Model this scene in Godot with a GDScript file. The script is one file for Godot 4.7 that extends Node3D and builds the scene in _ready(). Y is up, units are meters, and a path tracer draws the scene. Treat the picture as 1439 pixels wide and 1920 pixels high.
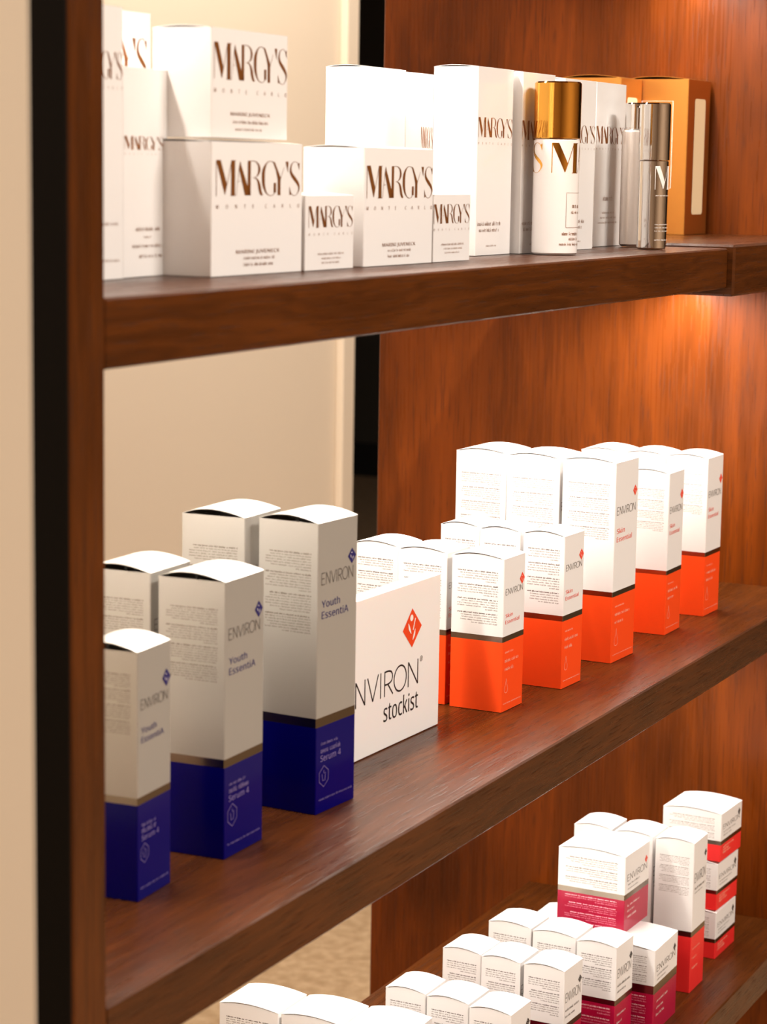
extends Node3D
# A run of walnut display shelves with boxed skincare, seen obliquely along the shelf.
# Origin: front right corner of the near post at the top of the upper shelf.
# +x runs along the shelf away from the viewer, +z comes out to the customer, y is up.

const S0 := 0.0        # top of upper shelf
const S1 := -0.3589    # top of middle shelf
const S2 := -0.7160    # top of lower shelf
const TH := 0.035      # shelf thickness
const PX := 1.3404     # face of the wooden end panel
const SB := -0.308     # back edge of the shelves
const FLOOR := -1.15
const CEIL := 1.45

var M := {}
var used := {}
var shapes := {}
var rng := RandomNumberGenerator.new()
var serif_font: SystemFont
var sans_font: SystemFont

func _ready() -> void:
	rng.seed = 7
	set_camera()
	set_world()
	set_lights()
	make_materials()
	make_room()
	make_shelving()
	make_strips()
	make_upper_goods()
	make_middle_goods()
	make_lower_goods()

# ---------------------------------------------------------------- camera, world, light
func set_camera() -> void:
	var cam := Camera3D.new()
	cam.name = "camera"
	add_child(cam)
	var at := CameraAttributesPhysical.new()
	at.frustum_focal_length = 53.46
	at.frustum_focus_distance = 1.84
	at.frustum_near = 0.02
	at.frustum_far = 60.0
	at.exposure_aperture = 9.0
	cam.attributes = at
	cam.fov = rad_to_deg(2.0 * atan(960.0 / 4277.083))
	cam.transform = Transform3D(Basis(Vector3(0.43615158, 0.01555514, 0.89973876), Vector3(0.12694313, 0.98878847, -0.07863081), Vector3(-0.89087443, 0.1485106, 0.42928703)), Vector3(-0.93693673, 0.06353035, 0.60296593))
	cam.current = true

func set_world() -> void:
	var e := Environment.new()
	e.background_mode = Environment.BG_COLOR
	e.background_color = Color(0.02, 0.018, 0.015)
	e.tonemap_mode = Environment.TONE_MAPPER_LINEAR
	e.tonemap_exposure = 1.0
	e.sdfgi_enabled = true
	e.ssao_enabled = true
	e.ssil_enabled = true
	var w := WorldEnvironment.new()
	w.name = "world"
	w.environment = e
	add_child(w)

const STRIP_COLOR := Color(1.0, 0.965, 0.92)
const ROOM_COLOR := Color(1.0, 0.97, 0.93)
const STRIP_ENERGY := 0.76
# ceiling panels: x, z, length along x, length along z, energy
const PANELS := [[0.35, 1.80, 1.2, 0.6, 10.6], [1.7, -0.82, 1.7, 0.14, 7.6], [3.6, 1.2, 1.2, 0.6, 1.6], [-1.7, 0.1, 0.6, 0.6, 5.6]]

func area(called: String, at: Vector3, sx: float, sy: float, energy: float, col: Color, parent: Node) -> void:
	var l := AreaLight3D.new()
	l.name = called
	l.area_size = Vector2(sx, sy)
	l.area_normalize_energy = true
	l.light_energy = energy
	l.light_color = col
	l.shadow_enabled = true
	l.area_range = 30.0
	l.position = at
	l.rotation.x = -PI / 2
	parent.add_child(l)

func set_lights() -> void:
	for p in PANELS:
		var n: Node3D = thing("ceiling_light", ["flat rectangular ceiling light above the shop floor in front of the shelves", "narrow ceiling light washing the cream wall", "flat rectangular ceiling light farther along the shop floor", "square ceiling light over the aisle left of the near post"][PANELS.find(p)], "ceiling light", Vector3(p[0], CEIL - 0.03, p[1]), 0.0, "")
		var st := begin()
		cbox(st, Vector3(-p[2] / 2 - 0.02, 0, -p[3] / 2 - 0.02), Vector3(p[2] / 2 + 0.02, 0.028, p[3] / 2 + 0.02), 0.003)
		part(n, "housing", st, flat(Color(0.8, 0.8, 0.8), 0.5))
		st = begin()
		cbox(st, Vector3(-p[2] / 2, -0.006, -p[3] / 2), Vector3(p[2] / 2, 0.0, p[3] / 2), 0.001)
		part(n, "diffuser", st, glow(ROOM_COLOR, 2.0))
		area("ceiling_light_source", Vector3(0, -0.012, 0), p[2], p[3], p[4], ROOM_COLOR, n)

# ---------------------------------------------------------------- naming
func numbered(called: String) -> String:
	var k: int = used.get(called, 0)
	used[called] = k + 1
	return called if k == 0 else "%s_%03d" % [called, k]

func thing(called: String, label: String, category: String, at: Vector3, turn: float, group: String) -> Node3D:
	var o := Node3D.new()
	o.name = numbered(called)
	add_child(o)
	o.position = at + Vector3(0, 0.0004, 0) if category in ["box", "bottle", "sign"] else at
	o.rotation.y = turn
	o.set_meta("label", label)
	o.set_meta("category", category)
	if group != "":
		o.set_meta("group", group)
	return o

func part(parent: Node, called: String, st: SurfaceTool, m: Material) -> MeshInstance3D:
	return put(parent, called, st.commit(), m)

func put(parent: Node, called: String, mesh: Mesh, m: Material) -> MeshInstance3D:
	var o := MeshInstance3D.new()
	o.name = called
	o.mesh = mesh
	o.material_override = m
	parent.add_child(o, true)
	return o

func struct(called: String, st: SurfaceTool, m: Material) -> MeshInstance3D:
	var o := part(self, called, st, m)
	o.set_meta("kind", "structure")
	return o

# ---------------------------------------------------------------- mesh helpers
func begin() -> SurfaceTool:
	var st := SurfaceTool.new()
	st.begin(Mesh.PRIMITIVE_TRIANGLES)
	return st

func tri(st: SurfaceTool, a: Vector3, b: Vector3, c: Vector3, n: Vector3) -> void:
	var v := [a, c, b] if (b - a).cross(c - a).dot(n) > 0.0 else [a, b, c]
	for p in v:
		st.set_normal(n)
		st.add_vertex(p)

func quad(st: SurfaceTool, a: Vector3, b: Vector3, c: Vector3, d: Vector3, n: Vector3) -> void:
	tri(st, a, b, c, n)
	tri(st, a, c, d, n)

func uvquad(st: SurfaceTool, pts: Array, uvs: Array, n: Vector3) -> void:
	var order := [0, 1, 2, 0, 2, 3]
	var a: Vector3 = pts[0]
	var b: Vector3 = pts[1]
	var c: Vector3 = pts[2]
	if (b - a).cross(c - a).dot(n) > 0.0:
		order = [0, 2, 1, 0, 3, 2]
	for i in order:
		st.set_normal(n)
		st.set_uv(uvs[i])
		st.add_vertex(pts[i])

# a box whose twelve edges are cut by a small chamfer
func cbox(st: SurfaceTool, lo: Vector3, hi: Vector3, c: float) -> void:
	var mid := (lo + hi) / 2.0
	var h := (hi - lo) / 2.0
	var i := h - Vector3(c, c, c)
	for ax in 3:
		var b := (ax + 1) % 3
		var d := (ax + 2) % 3
		for s in [-1.0, 1.0]:
			var n := Vector3.ZERO
			n[ax] = s
			var q := []
			for k in [[-1, -1], [1, -1], [1, 1], [-1, 1]]:
				var p := Vector3.ZERO
				p[ax] = s * h[ax]
				p[b] = k[0] * i[b]
				p[d] = k[1] * i[d]
				q.append(mid + p)
			quad(st, q[0], q[1], q[2], q[3], n)
		for s in [-1.0, 1.0]:
			for t in [-1.0, 1.0]:
				var e := []
				for k in [[-1, 0], [1, 0], [1, 1], [-1, 1]]:
					var p := Vector3.ZERO
					p[ax] = k[0] * i[ax]
					p[b] = s * (h[b] if k[1] == 0 else i[b])
					p[d] = t * (i[d] if k[1] == 0 else h[d])
					e.append(mid + p)
				var n2 := Vector3.ZERO
				n2[b] = s
				n2[d] = t
				quad(st, e[0], e[1], e[2], e[3], n2.normalized())
	for sx in [-1.0, 1.0]:
		for sy in [-1.0, 1.0]:
			for sz in [-1.0, 1.0]:
				var s3 := Vector3(sx, sy, sz)
				tri(st, mid + s3 * Vector3(h.x, i.y, i.z), mid + s3 * Vector3(i.x, h.y, i.z), mid + s3 * Vector3(i.x, i.y, h.z), s3.normalized())

# body of revolution about y: profile of [radius, y]
func lathe(st: SurfaceTool, prof: Array, seg := 48) -> void:
	for k in prof.size() - 1:
		var r0: float = prof[k][0]
		var y0: float = prof[k][1]
		var r1: float = prof[k + 1][0]
		var y1: float = prof[k + 1][1]
		var dn := Vector2(y1 - y0, r0 - r1)
		if dn.length() < 1e-9:
			continue
		dn = dn.normalized()
		for j in seg:
			var a0 := TAU * j / seg
			var a1 := TAU * (j + 1) / seg
			var c0 := Vector3(cos(a0), 0, sin(a0))
			var c1 := Vector3(cos(a1), 0, sin(a1))
			var p := [c0 * r0 + Vector3(0, y0, 0), c1 * r0 + Vector3(0, y0, 0), c1 * r1 + Vector3(0, y1, 0), c0 * r1 + Vector3(0, y1, 0)]
			var n0 := c0 * dn.x + Vector3(0, dn.y, 0)
			var n1 := c1 * dn.x + Vector3(0, dn.y, 0)
			var ns := [n0, n1, n1, n0]
			for t in [[0, 1, 2], [0, 2, 3]]:
				var a: Vector3 = p[t[0]]
				var b: Vector3 = p[t[1]]
				var c: Vector3 = p[t[2]]
				if (b - a).cross(c - a).length() < 1e-14:
					continue
				var o: Array = [t[0], t[2], t[1]] if (b - a).cross(c - a).dot(n0 + n1) > 0.0 else t
				for q in o:
					st.set_normal(ns[q])
					st.add_vertex(p[q])

# outline of a carton seen from above (x to the right, z back is negative), chamfered corners, listed from the left back corner round the front
func outline(w: float, d: float, c: float) -> Array:
	return [Vector2(0, -d + c), Vector2(0, -c), Vector2(c, 0), Vector2(w - c, 0), Vector2(w, -c), Vector2(w, -d + c), Vector2(w - c, -d), Vector2(c, -d)]

func wall_ring(st: SurfaceTool, w: float, d: float, c: float, y0: float, y1: float, skip_left: bool) -> void:
	var o := outline(w, d, c)
	for k in o.size():
		if skip_left and k == 0:
			continue
		var a: Vector2 = o[k]
		var b: Vector2 = o[(k + 1) % o.size()]
		var n := Vector3(-(b - a).y, 0, (b - a).x).normalized()
		var m := (a + b) / 2.0 - Vector2(w / 2, -d / 2)
		if n.x * m.x + n.z * m.y < 0.0:
			n = -n
		quad(st, Vector3(a.x, y0, a.y), Vector3(b.x, y0, b.y), Vector3(b.x, y1, b.y), Vector3(a.x, y1, a.y), n)

func bottom(st: SurfaceTool, w: float, d: float, c: float) -> void:
	var o := outline(w, d, c)
	for k in range(1, o.size() - 1):
		tri(st, Vector3(o[0].x, 0, o[0].y), Vector3(o[k].x, 0, o[k].y), Vector3(o[k + 1].x, 0, o[k + 1].y), Vector3(0, -1, 0))

# the folded-in flap just under the bowed lid, bowed with it
func flap_mesh(w: float, d: float, h: float, bow: float) -> Mesh:
	var st := begin()
	var i := 0.0006
	var low := h - 0.0012
	var prev := []
	for k in 9:
		var s := float(k) / 8.0
		var y := h - 0.0007 + maxf(bow - 0.0006, 0.0) * 4.0 * s * (1.0 - s) * (0.82 + 0.36 * s)
		var z := -i - (d - 2.0 * i) * s
		var now := [Vector3(i, y, z), Vector3(w - i, y, z), Vector3(i, low, z), Vector3(w - i, low, z)]
		if k:
			quad(st, prev[0], prev[1], now[1], now[0], Vector3(0, 1, 0))
			quad(st, prev[2], prev[3], now[3], now[2], Vector3(0, -1, 0))
			quad(st, prev[0], now[0], now[2], prev[2], Vector3(-1, 0, 0))
			quad(st, prev[1], now[1], now[3], prev[3], Vector3(1, 0, 0))
		prev = now
	return st.commit()

# ---------------------------------------------------------------- print: flat ribbons and polygons, laid on a face by a Callable (u, v) -> Vector3
func on_front(x0: float, y0: float) -> Callable:
	return func(u: float, v: float) -> Array: return [Vector3(x0 + u, y0 + v, 0.00018), Vector3(0, 0, 1)]

func on_side(z0: float, y0: float) -> Callable:
	return func(u: float, v: float) -> Array: return [Vector3(-0.00018, y0 + v, z0 + u), Vector3(-1, 0, 0)]

func on_round(r: float, a0: float, y0: float) -> Callable:
	return func(u: float, v: float) -> Array:
		var a := a0 - u / r
		return [Vector3(cos(a) * (r + 0.00022), y0 + v, sin(a) * (r + 0.00022)), Vector3(cos(a), 0, sin(a))]

func poly(st: SurfaceTool, pts: Array, lay: Callable) -> void:
	var flat2 := PackedVector2Array(pts)
	var idx := Geometry2D.triangulate_polygon(flat2)
	for k in range(0, idx.size(), 3):
		print_tri(st, flat2[idx[k]], flat2[idx[k + 1]], flat2[idx[k + 2]], lay)

var bend := 0.0   # longest edge of print laid on a curved surface (0: flat)

func print_tri(st: SurfaceTool, a: Vector2, b: Vector2, c: Vector2, lay: Callable) -> void:
	if bend > 0.0:
		var ab := absf(a.x - b.x)
		var bc := absf(b.x - c.x)
		var ca := absf(c.x - a.x)
		var most := maxf(ab, maxf(bc, ca))
		if most > bend:
			if most == ab:
				print_tri(st, a, (a + b) / 2.0, c, lay)
				print_tri(st, (a + b) / 2.0, b, c, lay)
			elif most == bc:
				print_tri(st, b, (b + c) / 2.0, a, lay)
				print_tri(st, (b + c) / 2.0, c, a, lay)
			else:
				print_tri(st, c, (c + a) / 2.0, b, lay)
				print_tri(st, (c + a) / 2.0, a, b, lay)
			return
	var p: Array = lay.call(a.x, a.y)
	var q: Array = lay.call(b.x, b.y)
	var r: Array = lay.call(c.x, c.y)
	tri(st, p[0], q[0], r[0], (p[1] + q[1] + r[1]).normalized())

# ribbon along points [x, y, width]
func ribbon(st: SurfaceTool, pts: Array, lay: Callable, s := Vector2.ONE, o := Vector2.ZERO, smooth := true) -> void:
	var fine := []
	if smooth and pts.size() > 2:
		for k in pts.size() - 1:
			var p0: Vector3 = v3(pts[maxi(k - 1, 0)])
			var p1: Vector3 = v3(pts[k])
			var p2: Vector3 = v3(pts[k + 1])
			var p3: Vector3 = v3(pts[mini(k + 2, pts.size() - 1)])
			for j in 4:
				fine.append(p1.cubic_interpolate(p2, p0, p3, j / 4.0))
		fine.append(v3(pts[-1]))
	else:
		for p in pts:
			fine.append(v3(p))
	var last := []
	for k in fine.size():
		var a: Vector3 = fine[maxi(k - 1, 0)]
		var b: Vector3 = fine[mini(k + 1, fine.size() - 1)]
		var t := Vector2(b.x - a.x, b.y - a.y).normalized()
		var n := Vector2(-t.y, t.x)
		var c := Vector2(fine[k].x, fine[k].y)
		var w: float = absf(fine[k].z) / 2.0
		var l := (c + n * w) * s + o
		var r := (c - n * w) * s + o
		var now := [l, r]
		if k:
			print_tri(st, last[0], last[1], r, lay)
			print_tri(st, last[0], r, l, lay)
		last = now

func v3(a: Array) -> Vector3:
	return Vector3(a[0], a[1], a[2])

func gpoly(st: SurfaceTool, pts: Array, lay: Callable, s: Vector2, o: Vector2) -> void:
	var q := []
	for p in pts:
		q.append(Vector2(p[0], p[1]) * s + o)
	poly(st, q, lay)

func grect(st: SurfaceTool, x0: float, y0: float, x1: float, y1: float, lay: Callable, s: Vector2, o: Vector2) -> void:
	gpoly(st, [[x0, y0], [x1, y0], [x1, y1], [x0, y1]], lay, s, o)

# high-contrast didone wordmark; drawn on a grid of 1155 x 510, y up
func wordmark(lay: Callable, width: float, height: float, only := "") -> SurfaceTool:
	var st := begin()
	var s := Vector2(width / 1155.0, height / 510.0)
	var o := Vector2.ZERO
	# M
	grect(st, 0, 0, 7, 510, lay, s, o)
	gpoly(st, [[0, 510], [60, 510], [143, 160], [116, 10]], lay, s, o)
	ribbon(st, [[118, 20, 6], [205, 505, 6]], lay, s, o, false)
	grect(st, 198, 0, 250, 510, lay, s, o)
	grect(st, 186, 0, 262, 8, lay, s, o)
	grect(st, 240, 502, 262, 510, lay, s, o)
	if only == "M":
		return st
	# A
	gpoly(st, [[318, 505], [336, 428], [440, 70], [460, 5], [384, 5], [302, 395]], lay, s, o)
	ribbon(st, [[316, 480, 5], [285, 210, 4], [268, 10, 4]], lay, s, o, false)
	ribbon(st, [[282, 205, 6], [322, 214, 6]], lay, s, o, false)
	# R
	grect(st, 422, 5, 462, 508, lay, s, o)
	ribbon(st, [[455, 504, 6], [520, 502, 9], [565, 458, 22], [579, 385, 30], [566, 315, 22], [530, 272, 8], [490, 262, 5]], lay, s, o)
	ribbon(st, [[506, 264, 5], [552, 236, 20], [577, 165, 34], [588, 95, 36], [603, 35, 34], [622, 4, 22]], lay, s, o)
	# G
	ribbon(st, [[792, 478, 8], [737, 508, 7], [682, 478, 16], [643, 375, 38], [636, 255, 42], [646, 135, 34], [682, 36, 13], [737, -2, 7], [782, 20, 8], [800, 70, 12]], lay, s, o)
	grect(st, 782, 45, 815, 188, lay, s, o)
	# Y
	gpoly(st, [[768, 505], [798, 492], [884, 258], [880, 235], [840, 235], [812, 372]], lay, s, o)
	grect(st, 839, 5, 879, 252, lay, s, o)
	ribbon(st, [[878, 245, 5], [930, 420, 4]], lay, s, o, false)
	# apostrophe
	gpoly(st, [[950, 505], [992, 505], [984, 345]], lay, s, o)
	# S
	ribbon(st, [[1148, 395, 5], [1126, 482, 6], [1086, 508, 6], [1042, 476, 12], [1024, 398, 22], [1036, 325, 36], [1076, 262, 46], [1116, 204, 42], [1144, 144, 26], [1144, 84, 14], [1116, 20, 7], [1080, -2, 6], [1040, 20, 7], [1016, 75, 9]], lay, s, o)
	gpoly(st, [[1150, 375], [1152, 500], [1132, 470]], lay, s, o)
	gpoly(st, [[1008, 140], [1010, 2], [1034, 22]], lay, s, o)
	return st

# thin geometric capitals: millimetre grid measured on the stockist sign (cap height 19, E starts at -16.5, last N ends at 98)
func thin_brand(lay: Callable, s: Vector2, t: float, o := Vector2.ZERO) -> SurfaceTool:
	var st := begin()
	for l in [[[-16.5, 0], [-16.5, 19]], [[-16.5, 18.4], [-5, 18.4]], [[-16.5, 9.8], [-6.5, 9.8]], [[-16.5, 0.6], [-5, 0.6]],
			[[0, 0], [0, 19]], [[0.2, 18.6], [13.6, 0.4]], [[13.8, 0], [13.8, 19]],
			[[17.8, 19], [26, 0.2]], [[26, 0.2], [34.4, 19]], [[38.2, 0], [38.2, 19]],
			[[44.4, 0], [44.4, 19]], [[49.5, 8.6], [57.6, 0]],
			[[82.3, 0], [82.3, 19]], [[82.5, 18.6], [97.6, 0.4]], [[97.8, 0], [97.8, 19]]]:
		ribbon(st, [[l[0][0], l[0][1], t], [l[1][0], l[1][1], t]], lay, s, o, false)
	ribbon(st, [[44.4, 18.4, t], [50, 18.4, t], [55, 17, t], [56.6, 13.6, t], [55, 10.2, t], [50, 8.8, t], [44.4, 8.8, t]], lay, s, o)
	var ring := []
	for k in 25:
		ring.append([69.1 + 9.9 * cos(TAU * k / 24.0), 9.5 + 9.6 * sin(TAU * k / 24.0), t])
	ribbon(st, ring, lay, s, o, false)
	return st

func circle(cx: float, cy: float, rx: float, ry: float, w: float) -> Array:
	var r := []
	for k in 17:
		r.append([cx + rx * cos(TAU * k / 16.0), cy + ry * sin(TAU * k / 16.0), w])
	return r

func disc(st: SurfaceTool, cx: float, cy: float, rx: float, ry: float, lay: Callable) -> void:
	var q := []
	for k in 14:
		q.append(Vector2(cx + rx * cos(TAU * k / 14.0), cy + ry * sin(TAU * k / 14.0)))
	poly(st, q, lay)

# rows of tiny illegible characters as they show in the photograph
func scribble(st: SurfaceTool, lay: Callable, x0: float, x1: float, y: float, h: float, ink := 0.62) -> void:
	var x := x0
	var word := rng.randi_range(3, 8)
	while x < x1:
		if word <= 0:
			x += h * 0.55
			word = rng.randi_range(2, 8)
			continue
		var cw := h * ink * rng.randf_range(0.7, 1.1)
		var tall := h * (1.0 if rng.randf() < 0.3 else 0.72)
		var t := h * 0.11
		ribbon(st, [[x, y, t], [x, y + tall, t]], lay, Vector2.ONE, Vector2.ZERO, false)
		if rng.randf() < 0.75:
			ribbon(st, [[x + cw * 0.6, y, t], [x + cw * 0.6, y + h * 0.7, t]], lay, Vector2.ONE, Vector2.ZERO, false)
		if rng.randf() < 0.8:
			var yy: float = y + h * [0.08, 0.36, 0.64][rng.randi_range(0, 2)]
			ribbon(st, [[x, yy, t], [x + cw * 0.65, yy, t]], lay, Vector2.ONE, Vector2.ZERO, false)
		x += cw
		word -= 1

# lettering set in a plain typeface, scaled into a width x height field; the lower left corner stands at (x, y)
func letters(parent: Node, called: String, text: String, font: Font, x: float, y: float, width: float, height: float, m: Material, side := false) -> void:
	var key := "txt|%s|%s" % [text, font.font_names[0]]
	if not shapes.has(key):
		var tm := TextMesh.new()
		tm.text = text
		tm.font = font
		tm.font_size = 64
		tm.pixel_size = 0.01
		tm.depth = 0.0
		tm.curve_step = 2.0
		tm.horizontal_alignment = HORIZONTAL_ALIGNMENT_LEFT
		shapes[key] = tm
	var t: TextMesh = shapes[key]
	var b := t.get_aabb()
	if b.size.x < 1e-5 or b.size.y < 1e-5:
		return
	var o := put(parent, called, t, m)
	var sx := width / b.size.x
	var sy := height / b.size.y
	if side:
		o.transform = Transform3D(Basis(Vector3(0, 0, sx), Vector3(0, sy, 0), Vector3(-1, 0, 0)), Vector3(-0.0002, y - b.position.y * sy, x - b.position.x * sx))
	else:
		o.transform = Transform3D(Basis(Vector3(sx, 0, 0), Vector3(0, sy, 0), Vector3(0, 0, 1)), Vector3(x - b.position.x * sx, y - b.position.y * sy, 0.0002))

# ---------------------------------------------------------------- materials
func flat(c: Color, rough: float, metal := 0.0, spec := 0.5) -> StandardMaterial3D:
	var m := StandardMaterial3D.new()
	m.albedo_color = c
	m.roughness = rough
	m.metallic = metal
	m.metallic_specular = spec
	return m

func glow(c: Color, e: float) -> StandardMaterial3D:
	var m := flat(c, 0.5)
	m.emission_enabled = true
	m.emission = c
	m.emission_energy_multiplier = e
	return m

func wood_images(dark_tone: Color, light_tone: Color, ring_share: float, fineness: float) -> Array:
	var n := 1024
	var warp := noise(11, 0.0045)
	var grain := noise(23, 0.012)
	var fine := noise(31, 0.05)
	var tone := noise(47, 0.004)
	var pore := noise(59, 0.09)
	var col := Image.create_empty(n, n, false, Image.FORMAT_RGB8)
	var ruf := Image.create_empty(n, n, false, Image.FORMAT_RGB8)
	var hgt := Image.create_empty(n, n, false, Image.FORMAT_RGB8)
	for y in n:
		for x in n:
			# everything is taken from a torus-free but mirrored domain so that repeats meet
			var mx := float(x if x < n / 2 else n - x)
			var my := float(y if y < n / 2 else n - y)
			var w := warp.get_noise_2d(mx * 0.35, my * 1.6) * 46.0
			var g := grain.get_noise_2d(mx * 0.22, my * 6.0 * fineness + w * 3.0)
			var ring := 0.5 + 0.5 * sin((my * 1.0 + w * 2.6) * 0.16)
			var f := fine.get_noise_2d(mx * 0.12, my * 9.0 * fineness)
			var t := tone.get_noise_2d(mx * 0.5, my * 1.2)
			var v := clampf(0.50 + g * 0.26 + (ring - 0.5) * ring_share + f * 0.11 + t * 0.36, 0.0, 1.0)
			var p := pore.get_noise_2d(mx * 0.10 + 300.0, my * 2.6)
			var dark := clampf((p - 0.30) * 4.0, 0.0, 1.0)
			var c := dark_tone.lerp(light_tone, v)
			c = c.lerp(dark_tone, dark * 0.5)
			col.set_pixel(x, y, c)
			var r := clampf(0.30 + f * 0.10 + dark * 0.25 + t * 0.08, 0.12, 0.8)
			ruf.set_pixel(x, y, Color(r, r, r))
			var hh := clampf(0.75 + f * 0.12 - dark * 0.6, 0.0, 1.0)
			hgt.set_pixel(x, y, Color(hh, hh, hh))
	return [col, ruf, hgt]

func noise(s: int, f: float) -> FastNoiseLite:
	var q := FastNoiseLite.new()
	q.seed = s
	q.noise_type = FastNoiseLite.TYPE_SIMPLEX_SMOOTH
	q.frequency = f
	q.fractal_octaves = 3
	return q

func wood_turned(imgs: Array) -> StandardMaterial3D:
	var t := []
	for i in imgs:
		var q: Image = i.duplicate()
		q.rotate_90(CLOCKWISE)
		t.append(q)
	return wood(t, 0.6, Color(1, 1, 1))

func wood(imgs: Array, tile: float, tint: Color) -> StandardMaterial3D:
	var m := StandardMaterial3D.new()
	m.albedo_color = tint
	m.albedo_texture = ImageTexture.create_from_image(imgs[0])
	m.roughness = 1.0
	m.roughness_texture = ImageTexture.create_from_image(imgs[1])
	m.heightmap_enabled = true
	m.heightmap_scale = 0.02
	m.heightmap_texture = ImageTexture.create_from_image(imgs[2])
	m.uv1_triplanar = true
	m.uv1_triplanar_sharpness = 8.0
	m.uv1_scale = Vector3.ONE / tile
	m.metallic_specular = 0.3
	return m

# four paragraphs of small print on a plain ground
func small_print(wpx: int, hpx: int, top: int, paras: Array, pitch: int, xh: int, ground: Color, ink: Color, s: int) -> ImageTexture:
	var r := RandomNumberGenerator.new()
	r.seed = s
	var im := Image.create_empty(wpx, hpx, false, Image.FORMAT_RGB8)
	im.fill(ground)
	var y := top
	var x0 := int(wpx * 0.11)
	var x1 := int(wpx * 0.89)
	for n in paras:
		for l in n:
			var x := x0
			var stop := x1
			if l == n - 1:
				x = x0 + int((x1 - x0) * r.randf_range(0.3, 0.75))
			elif r.randf() < 0.5:
				x = x0 + int((x1 - x0) * r.randf_range(0.0, 0.12))
			var heavy := ink if l == 0 else ground.lerp(ink, 0.72)
			var word := r.randi_range(3, 9)
			while x < stop:
				if word <= 0:
					x += int(xh * 0.6)
					word = r.randi_range(2, 10)
					continue
				var cw := int(xh * r.randf_range(0.5, 0.85))
				var tall := xh if r.randf() < 0.28 else int(xh * 0.72)
				var t := 2 if l else 3
				im.fill_rect(Rect2i(x, y + xh - tall, t, tall), heavy)
				if r.randf() < 0.7:
					im.fill_rect(Rect2i(x + cw - t - 1, y + xh - int(xh * 0.72), t, int(xh * 0.72)), heavy)
				if r.randf() < 0.8:
					im.fill_rect(Rect2i(x, y + xh - int(xh * [0.72, 0.4, 0.18][r.randi_range(0, 2)]), cw - 1, t), heavy)
				x += cw
				word -= 1
			y += pitch
		y += int(pitch * 0.75)
	return ImageTexture.create_from_image(im)

func printed(base: Material, tex: Texture2D) -> StandardMaterial3D:
	var m: StandardMaterial3D = base.duplicate()
	m.albedo_texture = tex
	return m

func make_materials() -> void:
	serif_font = SystemFont.new()
	serif_font.font_names = PackedStringArray(["Droid Serif"])
	sans_font = SystemFont.new()
	sans_font.font_names = PackedStringArray(["Droid Sans"])
	var imgs := wood_images(Color(0.195, 0.094, 0.026), Color(0.375, 0.190, 0.055), 0.10, 1.0)
	M.wood = wood(imgs, 0.55, Color(1, 1, 1))
	var turned := []
	for i in wood_images(Color(0.265, 0.112, 0.018), Color(0.515, 0.240, 0.048), 0.06, 0.5):
		var t: Image = i.duplicate()
		t.rotate_90(CLOCKWISE)
		turned.append(t)
	M.wood_up = wood(turned, 0.85, Color(1, 1, 1))
	M.post = wood_turned(imgs)
	M.white = flat(Color(0.885, 0.875, 0.87), 0.40, 0.0, 0.4)
	M.gloss = flat(Color(0.93, 0.915, 0.905), 0.14)
	M.silver = flat(Color(0.64, 0.62, 0.59), 0.40, 0.22)
	M.foil = flat(Color(0.55, 0.51, 0.46), 0.18, 1.0)
	M.blue = flat(Color(0.013, 0.009, 0.34), 0.16, 0.0, 0.28)
	M.orange = flat(Color(0.925, 0.29, 0.10), 0.40, 0.0, 0.22)
	M.coral = flat(Color(0.90, 0.17, 0.17), 0.30)
	M.magenta = flat(Color(0.66, 0.045, 0.22), 0.28)
	M.ink = flat(Color(0.12, 0.10, 0.10), 0.5)
	M.grey_ink = flat(Color(0.33, 0.30, 0.28), 0.5)
	M.blue_ink = flat(Color(0.10, 0.08, 0.36), 0.5)
	M.orange_ink = flat(Color(0.90, 0.27, 0.16), 0.5)
	M.pale_blue_ink = flat(Color(0.48, 0.42, 0.62), 0.5)
	M.pale_ink = flat(Color(0.98, 0.72, 0.62), 0.5)
	M.white_ink = flat(Color(0.93, 0.90, 0.88), 0.5)
	M.pink_ink = flat(Color(0.85, 0.40, 0.42), 0.5)
	M.gold_ink = flat(Color(0.62, 0.38, 0.17), 0.30, 0.55)
	M.tan_ink = flat(Color(0.60, 0.47, 0.40), 0.5)
	M.gold = flat(Color(0.93, 0.69, 0.31), 0.07, 1.0)
	M.gold_card = flat(Color(0.86, 0.60, 0.30), 0.30, 0.92)
	M.cream = flat(Color(0.93, 0.84, 0.68), 0.35)
	M.chrome = flat(Color(0.86, 0.85, 0.84), 0.05, 1.0)
	M.pearl = flat(Color(0.82, 0.78, 0.75), 0.22, 0.45)
	M.acrylic = flat(Color(0.93, 0.91, 0.90), 0.10)
	M.acrylic.subsurf_scatter_enabled = true
	M.acrylic.subsurf_scatter_strength = 0.05
	M.dark = flat(Color(0.05, 0.032, 0.018), 0.6, 0.0, 0.2)
	var w := Color(1, 1, 1)
	M.print_long = small_print(460, 1300, 200, [7, 7, 7, 7], 18, 11, w, Color(0.58, 0.53, 0.48), 3)
	M.print_tall = small_print(480, 1140, 190, [6, 6, 6, 6], 19, 11, w, Color(0.42, 0.36, 0.32), 4)
	M.print_short = small_print(450, 640, 110, [5, 5, 5, 5], 20, 12, w, Color(0.30, 0.24, 0.21), 5)
	M.print_low = small_print(400, 500, 100, [5, 5, 5], 20, 12, w, Color(0.28, 0.23, 0.20), 6)
	M.print_jar = small_print(640, 360, 70, [4, 4, 4], 20, 11, w, Color(0.40, 0.34, 0.30), 8)
	M.print_base = small_print(640, 340, 20, [3, 4, 4, 3], 21, 13, Color(0.66, 0.045, 0.22), Color(0.93, 0.78, 0.80), 9)

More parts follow.
